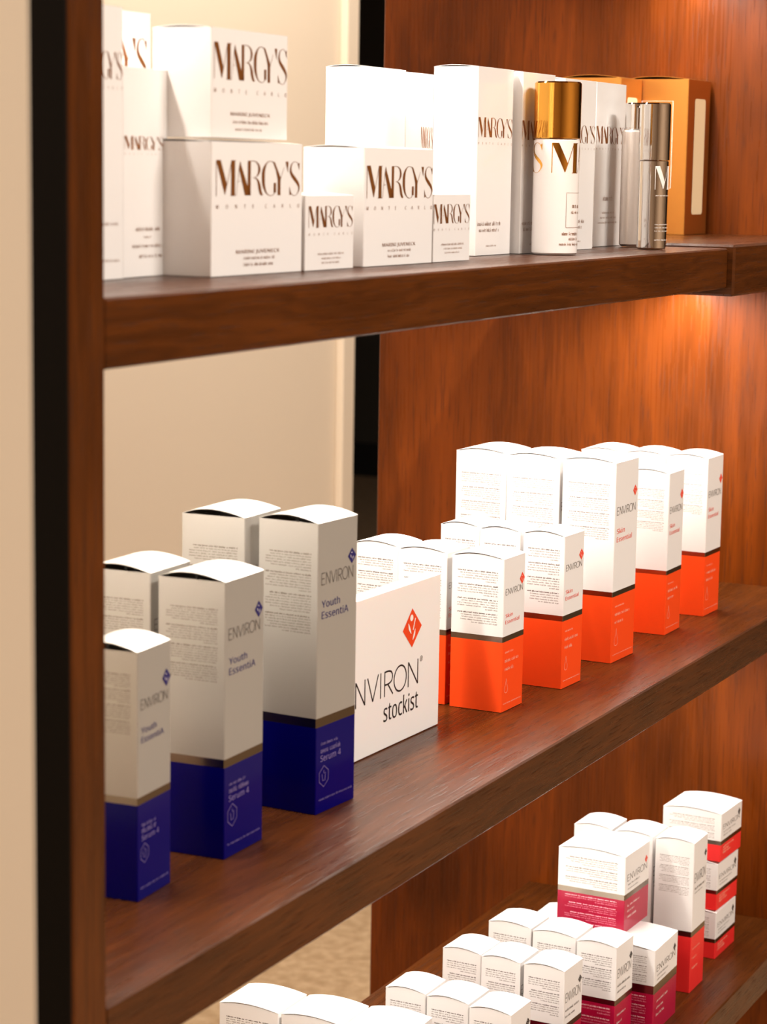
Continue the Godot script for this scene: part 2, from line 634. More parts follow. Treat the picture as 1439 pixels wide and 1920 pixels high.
# ---------------------------------------------------------------- room
func slab(called: String, lo: Vector3, hi: Vector3, m: Material) -> void:
	var st := begin()
	cbox(st, lo, hi, 0.002)
	struct(called, st, m)

func make_room() -> void:
	var plaster := flat(Color(0.83, 0.765, 0.68), 0.85)
	var carpet := flat(Color(0.64, 0.54, 0.42), 0.95)
	var cn := NoiseTexture2D.new()
	cn.width = 512
	cn.height = 512
	cn.seamless = true
	cn.noise = noise(5, 0.03)
	var ramp := Gradient.new()
	ramp.colors = PackedColorArray([Color(0.80, 0.76, 0.70), Color(1, 1, 1)])
	cn.color_ramp = ramp
	carpet.albedo_texture = cn
	carpet.uv1_triplanar = true
	carpet.uv1_scale = Vector3(2.2, 2.2, 2.2)
	var dim := flat(Color(0.20, 0.18, 0.15), 0.8)
	slab("floor", Vector3(-4.2, FLOOR - 0.1, -5.2), Vector3(8.3, FLOOR, 3.7), carpet)
	slab("ceiling", Vector3(-4.2, CEIL, -5.2), Vector3(8.3, CEIL + 0.1, 3.7), flat(Color(0.80, 0.76, 0.70), 0.9))
	slab("wall_back", Vector3(-4.1, FLOOR, -1.32), Vector3(2.645, CEIL, -1.2), plaster)
	slab("wall_side", Vector3(-0.0340, FLOOR, -1.2), Vector3(-0.0006, CEIL, -0.0192), plaster)
	slab("trim_1", Vector3(2.603, FLOOR, -1.2), Vector3(2.648, CEIL, -1.185), plaster)
	slab("wall_rear", Vector3(-4.2, FLOOR, -5.2), Vector3(8.3, CEIL, -5.1), dim)
	slab("wall_far", Vector3(7.2, FLOOR, -5.1), Vector3(7.3, CEIL, 3.7), dim)
	slab("wall_left", Vector3(-4.2, FLOOR, -5.1), Vector3(-4.1, CEIL, 3.7), flat(Color(0.72, 0.62, 0.52), 0.8))
	slab("wall_front", Vector3(-4.2, FLOOR, 3.6), Vector3(8.3, CEIL, 3.7), flat(Color(0.66, 0.56, 0.46), 0.8))
	slab("baseboard_far", Vector3(7.17, FLOOR, -5.0), Vector3(7.2, FLOOR + 0.13, 3.5), flat(Color(0.04, 0.035, 0.03), 0.6))

# ---------------------------------------------------------------- furniture
func board(parent: Node, called: String, lo: Vector3, hi: Vector3, m: Material, c := 0.0012) -> void:
	var st := begin()
	cbox(st, lo, hi, c)
	part(parent, called, st, m)

const TOP_SHELF := 0.315

func make_shelving() -> void:
	var n := thing("display_shelving", "dark walnut display shelving with a narrow front post and tall end panel", "shelving", Vector3(0, FLOOR, 0), 0.0, "")
	var f := Vector3(0, -FLOOR, 0)
	board(n, "shelf", f + Vector3(0, -TH, SB), f + Vector3(1.0, 0, 0), M.wood)
	board(n, "shelf", f + Vector3(0, S1 - TH, SB), f + Vector3(PX, S1, 0), M.wood)
	board(n, "shelf", f + Vector3(0, S2 - TH, SB), f + Vector3(PX, S2, 0), M.wood)
	board(n, "shelf", f + Vector3(0, TOP_SHELF - TH, SB), f + Vector3(PX, TOP_SHELF, 0), M.wood)
	board(n, "shelf_end_block", f + Vector3(1.0018, -0.042, SB), f + Vector3(PX, 0.003, 0.006), M.wood, 0.002)
	board(n, "post", f + Vector3(-0.0320, FLOOR, -0.019), f + Vector3(-0.0005, 0.75, 0.001), M.post, 0.002)
	board(n, "post_edge_strip", f + Vector3(-0.0340, FLOOR, -0.019), f + Vector3(-0.0321, 0.75, 0.0005), M.dark, 0.0005)
	board(n, "end_panel", f + Vector3(PX, FLOOR, -0.503), f + Vector3(PX + 0.036, 0.75, 0.012), M.wood_up, 0.0015)

func make_strips() -> void:
	var levels := [[TOP_SHELF - TH, "slim light strip under the topmost shelf above the white cartons", -0.150, 0.80], [-TH, "slim light strip under the upper shelf above the blue and orange cartons", -0.145, 0.82], [S1 - TH, "slim light strip under the middle shelf above the crimson cartons", -0.130, 0.50]]
	levels.append([-0.042, "short light strip under the shelf end block beside the wooden panel", -0.145, 1.5])
	for k in levels.size():
		var y: float = levels[k][0]
		var x0 := 1.02 if k == 3 else 0.04
		var x1 := 0.995 if k == 1 else 1.328
		var n := thing("light_strip", levels[k][1], "light strip", Vector3((x0 + x1) / 2.0, y - 0.0004, levels[k][2]), 0.0, "light strips under the shelves")
		var l := x1 - x0
		var st := begin()
		cbox(st, Vector3(-l / 2, -0.006, -0.008), Vector3(l / 2, 0.0, 0.008), 0.001)
		part(n, "housing", st, flat(Color(0.6, 0.6, 0.6), 0.4, 0.8))
		st = begin()
		cbox(st, Vector3(-l / 2 + 0.004, -0.0075, -0.006), Vector3(l / 2 - 0.004, -0.006, 0.006), 0.0004)
		part(n, "diffuser", st, glow(STRIP_COLOR, 3.0))
		area("light_strip_source", Vector3(0, -0.0085, 0), l - 0.008, 0.012, STRIP_ENERGY * l * levels[k][3], STRIP_COLOR, n)

# ---------------------------------------------------------------- cartons
# arched lid: a thin sheet hinged at the front edge, bowed between front and back
func lid_mesh(w: float, d: float, h: float, bow: float) -> Mesh:
	var st := begin()
	var seg := 10
	var t := 0.0004
	var prev := []
	for k in seg + 1:
		var s := float(k) / seg
		var y := h + bow * 4.0 * s * (1.0 - s) * (0.82 + 0.36 * s)
		var slope := bow * 4.0 * (0.82 + 0.72 * s - 0.82 * 2.0 * s - 1.08 * s * s)
		var n := Vector3(0, d, slope).normalized()
		var now := [Vector3(0, y, -d * s), Vector3(w, y, -d * s), n]
		if k:
			for pass_ in 2:
				var dy := Vector3(0, -t * pass_, 0)
				var sg := 1.0 if pass_ == 0 else -1.0
				var q := [[prev[0] + dy, prev[2] * sg], [prev[1] + dy, prev[2] * sg], [now[1] + dy, n * sg], [now[0] + dy, n * sg]]
				for tr in [[0, 1, 2], [0, 2, 3]]:
					var a: Vector3 = q[tr[0]][0]
					var b: Vector3 = q[tr[1]][0]
					var c: Vector3 = q[tr[2]][0]
					var o: Array = [tr[0], tr[2], tr[1]] if (b - a).cross(c - a).dot(n * sg) > 0.0 else tr
					for i in o:
						st.set_normal(q[i][1])
						st.add_vertex(q[i][0])
			var dn := Vector3(0, -t, 0)
			quad(st, prev[0], now[0], now[0] + dn, prev[0] + dn, Vector3(-1, 0, 0))
			quad(st, prev[1], now[1], now[1] + dn, prev[1] + dn, Vector3(1, 0, 0))
		prev = now
	return st.commit()

# a folded carton with a coloured lower half and a foil band; k gives its look
func carton(called: String, label: String, group: String, at: Vector3, yaw: float, size: Vector3, k: Dictionary) -> Node3D:
	var n := thing(called, label, k.category, at, deg_to_rad(yaw), group)
	var w := size.x
	var h := size.y
	var d := size.z
	var key := "%s|%.4f|%.4f|%.4f" % [k.id, w, h, d]
	if not shapes.has(key):
		shapes[key] = carton_shapes(w, h, d, k)
	var made := {}
	for p in shapes[key]:
		var o := put(made[p[3]] if p.size() > 3 else n, p[0], p[1], p[2])
		made[p[0]] = o
		if p[0] in ["small_lettering", "product_lettering"]:
			o.set_meta("kind", "stuff")
	if k.has("words"):
		for t in k.words:
			letters(n, t[0], t[1], sans_font, t[2] * w, h - t[3] * h, t[4] * w, t[5] * h, M[t[6]])
	return n

func carton_shapes(w: float, h: float, d: float, k: Dictionary) -> Array:
	var out := []
	var c := 0.0005
	var a: float = h * (1.0 - k.white)          # bottom of the upper, pale part
	var b: float = a - h * k.band                # bottom of the foil band
	var body: Material = M[k.body]
	var st := begin()
	wall_ring(st, w, d, c, a, h, k.has("print"))
	if not k.has("lower"):
		bottom(st, w, d, c)
	out.append(["carton_body", st.commit(), body])
	if k.has("print"):
		st = begin()
		uvquad(st, [Vector3(0, a, -d + c), Vector3(0, a, -c), Vector3(0, h, -c), Vector3(0, h, -d + c)], [Vector2(0, 1), Vector2(1, 1), Vector2(1, 0), Vector2(0, 0)], Vector3(-1, 0, 0))
		var pk: String = "pm_" + k.print + k.body
		if not M.has(pk):
			M[pk] = printed(body, M[k.print])
		out.append(["printed_side_panel", st.commit(), M[pk]])
	if k.has("lower"):
		st = begin()
		wall_ring(st, w, d, c, 0.0, b, k.has("lower_print"))
		bottom(st, w, d, c)
		out.append(["coloured_base", st.commit(), M[k.lower]])
		if k.has("lower_print"):
			st = begin()
			uvquad(st, [Vector3(0, 0, -d + c), Vector3(0, 0, -c), Vector3(0, b, -c), Vector3(0, b, -d + c)], [Vector2(0, 1), Vector2(1, 1), Vector2(1, 0), Vector2(0, 0)], Vector3(-1, 0, 0))
			if not M.has("pm_base"):
				M.pm_base = flat(Color(1, 1, 1), 0.28)
				M.pm_base.albedo_texture = M.print_base
			out.append(["printed_base_panel", st.commit(), M.pm_base])
		st = begin()
		wall_ring(st, w + 0.0001, d + 0.0001, c, b, a, false)
		out.append(["foil_band", st.commit(), M.foil])
	out.append(["lid", lid_mesh(w, d, h, k.get("bow", 0.0035)), body])
	if k.body == "white":
		out.append(["dust_flap", flap_mesh(w, d, h, k.get("bow", 0.0035)), body, "lid"])
	if k.has("mark"):
		# lozenge emblem and brand name on the front
		st = begin()
		var f := on_front(0, 0)
		var mx: float = w * 0.86
		var my: float = h - h * k.mark_v
		var rx: float = k.mark_w / 2.0
		var ry: float = rx * 1.02
		poly(st, [Vector2(mx - rx, my), Vector2(mx, my - ry), Vector2(mx + rx, my), Vector2(mx, my + ry)], f)
		out.append(["emblem", st.commit(), M[k.mark]])
		st = begin()
		var f2 := func(u: float, v: float) -> Array: return [Vector3(u, v, 0.0003), Vector3(0, 0, 1)]
		disc(st, mx - rx * 0.1, my + ry * 0.40, rx * 0.09, rx * 0.09, f2)
		ribbon(st, [[mx - rx * 0.42, my + ry * 0.18, rx * 0.03], [mx - rx * 0.30, my - ry * 0.06, rx * 0.09], [mx - rx * 0.14, my - ry * 0.30, rx * 0.03]], f2)
		ribbon(st, [[mx + rx * 0.30, my - ry * 0.02, rx * 0.03], [mx + rx * 0.20, my - ry * 0.25, rx * 0.09], [mx + rx * 0.10, my - ry * 0.55, rx * 0.03]], f2)
		out.append(["emblem_figure", st.commit(), M.white_ink, "emblem"])
		var bw: float = w * 0.80 / 114.5
		var bh: float = h * k.brand_h / 19.0
		out.append(["brand_name", thin_brand(on_front(w * 0.09 + 16.5 * bw, h - h * k.brand_v), Vector2(bw, bh), 1.5).commit(), M.grey_ink])
	if k.has("notes"):
		st = begin()
		var fr := on_front(0, 0)
		for t in k.notes:   # x0, x1 as shares of the width, baseline as share of the height from the top, height in metres
			scribble(st, fr, t[0] * w, t[1] * w, h - t[2] * h, t[3])
		out.append(["small_lettering", st.commit(), M[k.notes_ink]])
	if k.has("upper_notes"):
		st = begin()
		var fu := on_front(0, 0)
		for t in k.upper_notes:
			scribble(st, fu, t[0] * w, t[1] * w, h - t[2] * h, t[3])
		out.append(["product_lettering", st.commit(), M.grey_ink])
	if k.has("icon"):
		st = begin()
		var fi := on_front(w * 0.2, h - h * k.icon_v)
		if k.icon == "hexagon":
			var r := w * 0.115
			ribbon(st, [[0, r * 1.25, 0.0004], [r, r * 0.55, 0.0004], [r, -r * 0.55, 0.0004], [0, -r * 1.25, 0.0004], [-r, -r * 0.55, 0.0004], [-r, r * 0.55, 0.0004], [0, r * 1.25, 0.0004]], fi, Vector2.ONE, Vector2.ZERO, false)
			ribbon(st, [[-r * 0.4, r * 0.3, 0.0004], [-r * 0.25, -r * 0.5, 0.0004], [r * 0.25, -r * 0.5, 0.0004], [r * 0.35, r * 0.4, 0.0004], [0, r * 0.35, 0.0004], [0, r * 0.7, 0.0005]], fi, Vector2.ONE, Vector2.ZERO, false)
		else:
			var r2 := w * 0.075
			ribbon(st, [[0, r2 * 2.4, 0.0003], [-r2 * 0.35, r2 * 1.0, 0.0003], [-r2, -r2 * 0.2, 0.0003], [-r2 * 0.9, -r2 * 1.1, 0.0003], [0, -r2 * 1.5, 0.0003], [r2 * 0.9, -r2 * 1.1, 0.0003], [r2, -r2 * 0.2, 0.0003], [r2 * 0.35, r2 * 1.0, 0.0003], [0, r2 * 2.4, 0.0003]], fi)
		out.append(["line_icon", st.commit(), M[k.notes_ink]])
	return out

# a glossy white carton with the gold wordmark; logo = [u0, u1, top v, height v] as shares of the front
func white_carton(label: String, group: String, at: Vector3, yaw: float, size: Vector3, logo: Array, captions: Array, notes: Array, bow := 0.0015) -> Node3D:
	var n := thing("white_carton", label, "box", at, deg_to_rad(yaw), group)
	var w := size.x
	var h := size.y
	var d := size.z
	var st := begin()
	wall_ring(st, w, d, 0.0005, 0.0, h, false)
	bottom(st, w, d, 0.0005)
	part(n, "carton_body", st, M.gloss)
	var lid := put(n, "lid", lid_mesh(w, d, h, bow), M.gloss)
	put(lid, "dust_flap", flap_mesh(w, d, h, bow), M.gloss)
	if logo.size():
		var lw: float = (logo[1] - logo[0]) * w
		var lh: float = logo[3] * h
		var wm := part(n, "wordmark", wordmark(on_front(logo[0] * w, h - (logo[2] + logo[3]) * h), lw, lh), M.gold_ink)
		letters(wm, "wordmark_subtitle", "M       O       N       T       E            C       A       R       L       O", sans_font, logo[0] * w, h - (logo[2] + logo[3] * 1.36) * h, lw, lh * 0.11, M.tan_ink)
	for c in captions:   # text, u0, u1, baseline v, height v
		letters(n, "product_name", c[0], sans_font, c[1] * w, h - c[3] * h, (c[2] - c[1]) * w, c[4] * h, M.gold_ink)
	if notes.size():
		st = begin()
		var f := on_front(0, 0)
		for t in notes:
			scribble(st, f, t[0] * w, t[1] * w, h - t[2] * h, t[3])
		part(n, "small_lettering", st, M.tan_ink).set_meta("kind", "stuff")
	return n

func make_upper_goods() -> void:
	var g := "white cartons with gold lettering on the upper shelf"
	var juv := [["MARINI JUVENECK", 0.26, 0.74, 0.845, 0.036]]
	var juv_n := [[0.34, 0.68, 0.885, 0.0020], [0.34, 0.66, 0.935, 0.0022]]
	white_carton("slim white carton half hidden behind the near post, leftmost on the upper shelf", g, Vector3(0.112, 0, -0.0904), 1.7, Vector3(0.05, 0.1497, 0.045), [0.02, 0.98, 0.165, 0.10], [], [[0.3, 0.9, 0.80, 0.002], [0.3, 0.9, 0.935, 0.0016]])
	white_carton("tall white carton with large gold letters, standing behind the slim plain-fronted carton", g, Vector3(0.1795, 0, -0.1460), 0.1, Vector3(0.1000, 0.1548, 0.050), [0.04, 0.95, 0.10, 0.17], [], [])
	white_carton("white carton with one small faint gold wordmark halfway up, second from the near post", g, Vector3(0.1672, 0, -0.0953), 3.3, Vector3(0.0535, 0.118, 0.047), [0.03, 0.90, 0.325, 0.065], [], [[0.28, 0.82, 0.78, 0.0026], [0.45, 0.62, 0.815, 0.0016], [0.2, 0.92, 0.86, 0.0022], [0.35, 0.85, 0.91, 0.0022]])
	var e := Vector3(0.2138, 0, -0.0648)
	white_carton("wide white carton at shelf level carrying another wide white carton on its lid", g, e, -1.5, Vector3(0.1065, 0.0775, 0.046), [0.045, 0.965, 0.135, 0.265], juv, juv_n)
	white_carton("wide white carton lying on top of another one, highest on the upper shelf", g, Vector3(0.2201, 0.0800, -0.0688), 0.5, Vector3(0.0939, 0.0625, 0.0394), [0.03, 0.985, 0.13, 0.335], [["MARINI JUVENECK", 0.24, 0.76, 0.80, 0.04]], [[0.27, 0.73, 0.865, 0.0022], [0.3, 0.65, 0.93, 0.0018]])
	white_carton("small low white carton between the two wide white cartons", g, Vector3(0.3235, 0, -0.0612), -0.6, Vector3(0.0655, 0.0463, 0.045), [0.06, 0.97, 0.14, 0.29], [], [[0.25, 0.78, 0.80, 0.0016], [0.33, 0.72, 0.86, 0.0015], [0.33, 0.7, 0.92, 0.0016]])
	white_carton("wide white carton in front of two tall blank white cartons", g, Vector3(0.4048, 0, -0.0610), -1.6, Vector3(0.101, 0.077, 0.046), [0.03, 0.985, 0.15, 0.275], juv, juv_n)
	white_carton("small low white carton leaning against the tall white carton row", g, Vector3(0.5095, 0, -0.0588), -1.0, Vector3(0.060, 0.0463, 0.045), [0.0, 0.97, 0.14, 0.29], [], [[0.2, 0.85, 0.76, 0.0018], [0.27, 0.78, 0.82, 0.0015], [0.3, 0.7, 0.88, 0.0013]])
	var tall := [[0.05, 0.70, 0.842, 0.0032], [0.1, 0.66, 0.875, 0.0028], [0.3, 0.6, 0.955, 0.0016]]
	white_carton("tall white carton, first of the row of four, left of the gold-capped bottle", g, Vector3(0.6445, 0, -0.0862), -1.0, Vector3(0.065, 0.140, 0.037), [0.02, 0.98, 0.265, 0.105], [], tall)
	white_carton("tall white carton standing directly behind the gold-capped bottle", g, Vector3(0.7135, 0, -0.0787), -0.2, Vector3(0.066, 0.139, 0.037), [0.0, 0.98, 0.265, 0.105], [], tall)
	white_carton("tall white carton just right of the gold-capped bottle, third of the row", g, Vector3(0.8076, 0, -0.0810), -0.6, Vector3(0.0697, 0.138, 0.037), [0.02, 0.98, 0.265, 0.105], [], tall)
	white_carton("tall white carton left of the silver bottles, last of the row", g, Vector3(0.9206, 0, -0.0962), 0.3, Vector3(0.0744, 0.1398, 0.037), [0.02, 0.98, 0.265, 0.105], [], [[0.3, 0.62, 0.72, 0.0045], [0.28, 0.66, 0.80, 0.0022], [0.22, 0.75, 0.83, 0.0020], [0.15, 0.8, 0.86, 0.0018]])
	white_carton("tall white carton at the back with a bright blank side, above the wide carton", g, Vector3(0.6222, 0, -0.1668), 0.0, Vector3(0.0663, 0.1393, 0.036), [0.32, 0.62, 0.44, 0.05], [], [])
	white_carton("tall white carton at the back with a pale gold square, beside the blank one", g, Vector3(0.7006, 0, -0.1720), -0.5, Vector3(0.0504, 0.1386, 0.036), [0.55, 0.98, 0.30, 0.12], [], [])
	gold_box("gold carton with a long cream window, beside the wooden end panel", Vector3(1.2680, 0.003, -0.130), -1.3, Vector3(0.066, 0.1535, 0.066))
	gold_box("gold carton behind the last tall white carton, mostly hidden", Vector3(1.205, 0.003, -0.178), 0.0, Vector3(0.060, 0.1525, 0.062))
	gold_bottle()
	silver_bottles()

func gold_box(label: String, at: Vector3, yaw: float, size: Vector3) -> void:
	var n := thing("gold_carton", label, "box", at, deg_to_rad(yaw), "gold cartons on the upper shelf")
	var st := begin()
	wall_ring(st, size.x, size.z, 0.0006, 0.0, size.y, false)
	bottom(st, size.x, size.z, 0.0006)
	part(n, "carton_body", st, M.gold_card)
	put(n, "lid", lid_mesh(size.x, size.z, size.y, 0.003), M.gold_card)
	var f := on_front(0, 0)
	st = begin()
	var q := []
	for c in [[0.30, 0.13], [0.78, 0.13], [0.78, 0.88], [0.30, 0.88]]:
		var m := Vector2(c[0] * size.x, c[1] * size.y)
		var mid := Vector2(0.54 * size.x, 0.505 * size.y)
		for j in 4:
			var s := Vector2(signf(m.x - mid.x), signf(m.y - mid.y))
			var ang := (PI / 2) * j / 3.0
			var r := 0.0035
			var along := Vector2(cos(ang), sin(ang)) if s.x * s.y > 0 else Vector2(sin(ang), cos(ang))
			q.append(m - s * r + s * along * r)
	poly(st, q, f)
	part(n, "window", st, M.cream)
	st = begin()
	var g := on_side(-size.z * 0.74, size.y * 0.30)
	ribbon(st, [[0, 0, 0.0006], [0, size.y * 0.56, 0.0006], [size.z * 0.5, size.y * 0.56, 0.0006], [size.z * 0.5, 0, 0.0006], [0, 0, 0.0006]], g, Vector2.ONE, Vector2.ZERO, false)
	part(n, "printed_frame", st, M.white_ink)
	st = begin()
	scribble(st, g, size.z * 0.12, size.z * 0.42, size.y * 0.51, 0.0028)
	part(n, "small_lettering", st, M.ink).set_meta("kind", "stuff")

func gold_bottle() -> void:
	var n := thing("gold_capped_bottle", "white cylindrical bottle with a shiny gold cap in front of the tall cartons", "bottle", Vector3(0.728, 0, -0.0555), 0.0, "")
	var r := 0.0178
	var st := begin()
	lathe(st, [[0, 0.0002], [r - 0.0012, 0.0002], [r, 0.0014], [r, 0.0870], [r - 0.001, 0.0880], [r - 0.0035, 0.0884]])
	part(n, "bottle_body", st, flat(Color(0.93, 0.905, 0.89), 0.12))
	st = begin()
	var rc := r + 0.0004
	lathe(st, [[0.004, 0.0886], [rc - 0.0004, 0.0886], [rc, 0.0892], [rc, 0.1306], [rc - 0.0012, 0.1318], [0, 0.1320]])
	part(n, "cap", st, M.gold)
	var face := atan2(0.43, -0.89)   # towards the aisle, where the lettering starts
	bend = 0.0016
	part(n, "wordmark", wordmark(on_round(r, face + 0.28, 0.0625), 0.104, 0.0228), M.gold)
	st = begin()
	var lay := on_round(r, face - 0.42, 0.0)
	ribbon(st, [[0, 0.021, 0.0003], [0, 0.0475, 0.0003], [0.022, 0.0475, 0.0003], [0.022, 0.021, 0.0003], [0, 0.021, 0.0003]], lay, Vector2.ONE, Vector2.ZERO, false)
	part(n, "printed_frame", st, M.tan_ink)
	st = begin()
	scribble(st, lay, 0.006, 0.017, 0.036, 0.0032)
	scribble(st, lay, 0.005, 0.019, 0.0315, 0.0024)
	scribble(st, lay, -0.003, 0.016, 0.0150, 0.0026)
	scribble(st, lay, 0.003, 0.014, 0.0112, 0.0022)
	scribble(st, lay, -0.005, 0.018, 0.0072, 0.0022)
	part(n, "small_lettering", st, M.gold_ink).set_meta("kind", "stuff")
	bend = 0.0

func silver_bottles() -> void:
	var n := thing("silver_bottle", "mirror-bright silver cylindrical bottle beside the gold carton", "bottle", Vector3(0.9075, 0, -0.0386), 0.0, "")
	var r := 0.0128
	var st := begin()
	lathe(st, [[0, 0.0002], [r - 0.0012, 0.0002], [r - 0.0003, 0.0012], [r - 0.0003, 0.0732], [r - 0.001, 0.0738]])
	part(n, "bottle_body", st, M.chrome)
	st = begin()
	lathe(st, [[r - 0.0012, 0.0740], [r - 0.0002, 0.0742], [r + 0.0002, 0.0746], [r + 0.0002, 0.1204], [r - 0.0010, 0.1216], [0, 0.1218]])
	part(n, "cap", st, M.chrome)
	var face := atan2(0.43, -0.89)
	bend = 0.0012
	part(n, "wordmark", wordmark(on_round(r, face - 0.0, 0.050), 0.075, 0.0195, "M"), M.white_ink)
	st = begin()
	var lay := on_round(r, face, 0.0)
	for y in [[0.0445, 0.0012], [0.0205, 0.0012], [0.0178, 0.0012], [0.0150, 0.0012], [0.0075, 0.0014]]:
		scribble(st, lay, 0.001, 0.018, y[0], y[1])
	part(n, "small_lettering", st, M.white_ink).set_meta("kind", "stuff")
	bend = 0.0
	n = thing("pearl_bottle", "slim pearl-grey bottle with a narrower cap, left of the mirror-bright silver one", "bottle", Vector3(0.959, 0, -0.0735), 0.0, "")
	r = 0.0122
	st = begin()
	lathe(st, [[0, 0.0002], [r - 0.002, 0.0002], [r, 0.0022], [r, 0.0985], [r - 0.0015, 0.1000], [r - 0.003, 0.1002]])
	part(n, "bottle_body", st, M.pearl)
	st = begin()
	lathe(st, [[r - 0.005, 0.1003], [r - 0.0026, 0.1005], [r - 0.0022, 0.1010], [r - 0.0022, 0.1222], [r - 0.0032, 0.1232], [0, 0.1234]])
	part(n, "cap", st, M.chrome)

# ---------------------------------------------------------------- middle shelf
func silver_kind(id: String, white: float, band: float, mv: float, bv: float, fam: float, low: float) -> Dictionary:
	return {"id": id, "category": "box", "body": "silver", "lower": "blue", "white": white, "band": band, "print": "print_long", "bow": 0.0042,
		"mark": "blue_ink", "mark_v": mv, "mark_w": 0.0105, "brand_v": bv, "brand_h": 0.042,
		"words": [["product_name", "Youth", 0.10, fam, 0.46, 0.026, "blue_ink"], ["product_name", "EssentiA", 0.10, fam + 0.038, 0.68, 0.026, "blue_ink"], ["product_name", "Serum 4", 0.11, low + 0.052, 0.52, 0.022, "pale_blue_ink"]],
		"notes": [[0.12, 0.55, low - 0.005, 0.0022], [0.12, 0.6, low + 0.022, 0.0034], [0.08, 0.92, 0.957, 0.0016]], "notes_ink": "pale_blue_ink", "icon": "hexagon", "icon_v": low + 0.105}

func orange_kind(id: String, white: float, band: float, print: String, mv: float, bv: float, fam: float) -> Dictionary:
	var low := white + band
	var rest := 1.0 - low
	return {"id": id, "category": "box", "body": "white", "lower": "orange", "white": white, "band": band, "print": print, "bow": 0.0034,
		"mark": "orange_ink", "mark_v": mv, "mark_w": 0.0095, "brand_v": bv, "brand_h": 0.040,
		"words": [["product_name", "Skin", 0.10, fam, 0.34, 0.026, "orange_ink"], ["product_name", "Essential", 0.10, fam + 0.042, 0.66, 0.026, "orange_ink"]],
		"notes": [[0.12, 0.5, low + rest * 0.17, 0.0017], [0.12, 0.75, low + rest * 0.30, 0.0028], [0.12, 0.5, low + rest * 0.42, 0.0028], [0.08, 0.92, low + rest * 0.90, 0.0012]], "notes_ink": "pale_ink", "icon": "bottle", "icon_v": low + rest * 0.66}

func make_middle_goods() -> void:
	var gb := "silver and blue serum cartons on the middle shelf"
	var k1 := silver_kind("b1", 0.667, 0.032, 0.137, 0.212, 0.290, 0.770)
	var k2 := silver_kind("b2", 0.637, 0.031, 0.135, 0.212, 0.300, 0.745)
	var k3 := silver_kind("b3", 0.582, 0.030, 0.145, 0.235, 0.330, 0.710)
	carton("serum_carton", "tallest silver and blue carton in front, beside the white stockist sign", gb, Vector3(0.3590, S1, -0.0680), -4.0, Vector3(0.050, 0.1945, 0.046), k1)
	carton("serum_carton", "silver and blue carton in front, between the tallest one and the one by the post", gb, Vector3(0.2450, S1, -0.0720), 0.9, Vector3(0.050, 0.1735, 0.047), k2)
	carton("serum_carton", "shortest silver and blue carton, partly hidden by the near post", gb, Vector3(0.1500, S1, -0.0750), 3.8, Vector3(0.041, 0.1475, 0.041), k3)
	carton("serum_carton", "tall silver and blue carton standing behind the tallest front one", gb, Vector3(0.3553, S1, -0.1205), 1.3, Vector3(0.0515, 0.1945, 0.0475), k1)
	carton("serum_carton", "silver and blue carton at the back by the near post, only its top showing", gb, Vector3(0.2463, S1, -0.1257), 2.0, Vector3(0.0509, 0.1740, 0.046), k2)
	stockist_sign()
	var go := "white and orange cartons on the middle shelf"
	var o1 := orange_kind("o1", 0.506, 0.036, "print_short", 0.160, 0.238, 0.385)
	var o2 := orange_kind("o2", 0.519, 0.036, "print_short", 0.150, 0.230, 0.380)
	var o3 := orange_kind("o3", 0.643, 0.025, "print_tall", 0.160, 0.262, 0.355)
	var o4 := orange_kind("o4", 0.600, 0.027, "print_tall", 0.150, 0.250, 0.340)
	var o5 := orange_kind("o5", 0.594, 0.028, "print_tall", 0.150, 0.250, 0.340)
	var z1 := Vector3(0.040, 0.1225, 0.0455)
	carton("orange_carton", "short white and orange carton at the front, next to the stockist sign", go, Vector3(0.6850, S1, -0.0730), -1.9, z1, o1)
	carton("orange_carton", "short white and orange carton, second back in the row by the sign", go, Vector3(0.6885, S1, -0.1235), -2.3, Vector3(0.040, 0.1225, 0.0440), o1)
	carton("orange_carton", "short white and orange carton, rearmost of the row by the sign", go, Vector3(0.6960, S1, -0.1700), -3.6, Vector3(0.040, 0.1225, 0.0425), o1)
	carton("orange_carton", "slim white and orange carton in front, right of the row by the sign", go, Vector3(0.7860, S1, -0.0620), -2.6, Vector3(0.040, 0.1275, 0.0375), o2)
	carton("orange_carton", "slim white and orange carton, second back in its row of three", go, Vector3(0.7893, S1, -0.1026), -1.4, Vector3(0.040, 0.1275, 0.0372), o2)
	carton("orange_carton", "slim white and orange carton, rearmost of its row below the tall cartons", go, Vector3(0.7950, S1, -0.1420), -2.5, Vector3(0.040, 0.1275, 0.0365), o2)
	carton("orange_carton", "tallest white and orange carton in front, with its brand side in shade", go, Vector3(0.9010, S1, -0.0610), -2.3, Vector3(0.052, 0.1755, 0.050), o3)
	carton("orange_carton", "tall white and orange carton, middle of the three tall ones", go, Vector3(0.9036, S1, -0.1139), -1.1, Vector3(0.052, 0.1755, 0.0505), o3)
	carton("orange_carton", "tall white and orange carton, rearmost and leftmost of the three tall ones", go, Vector3(0.9110, S1, -0.1675), -2.0, Vector3(0.052, 0.1755, 0.0495), o3)
	carton("orange_carton", "slim white and orange carton in front, between the tallest one and the last row", go, Vector3(1.0420, S1, -0.0600), -0.2, Vector3(0.042, 0.1505, 0.042), o4)
	carton("orange_carton", "white and orange carton in front of the last row, nearest the wooden panel", go, Vector3(1.1470, S1, -0.0570), -1.4, Vector3(0.044, 0.1535, 0.0425), o5)
	carton("orange_carton", "white and orange carton, middle of the last row by the wooden panel", go, Vector3(1.1490, S1, -0.1005), -0.5, Vector3(0.044, 0.1535, 0.0425), o5)
	carton("orange_carton", "white and orange carton, rearmost of the last row by the wooden panel", go, Vector3(1.1500, S1, -0.1440), 0.2, Vector3(0.044, 0.1535, 0.0440), o5)

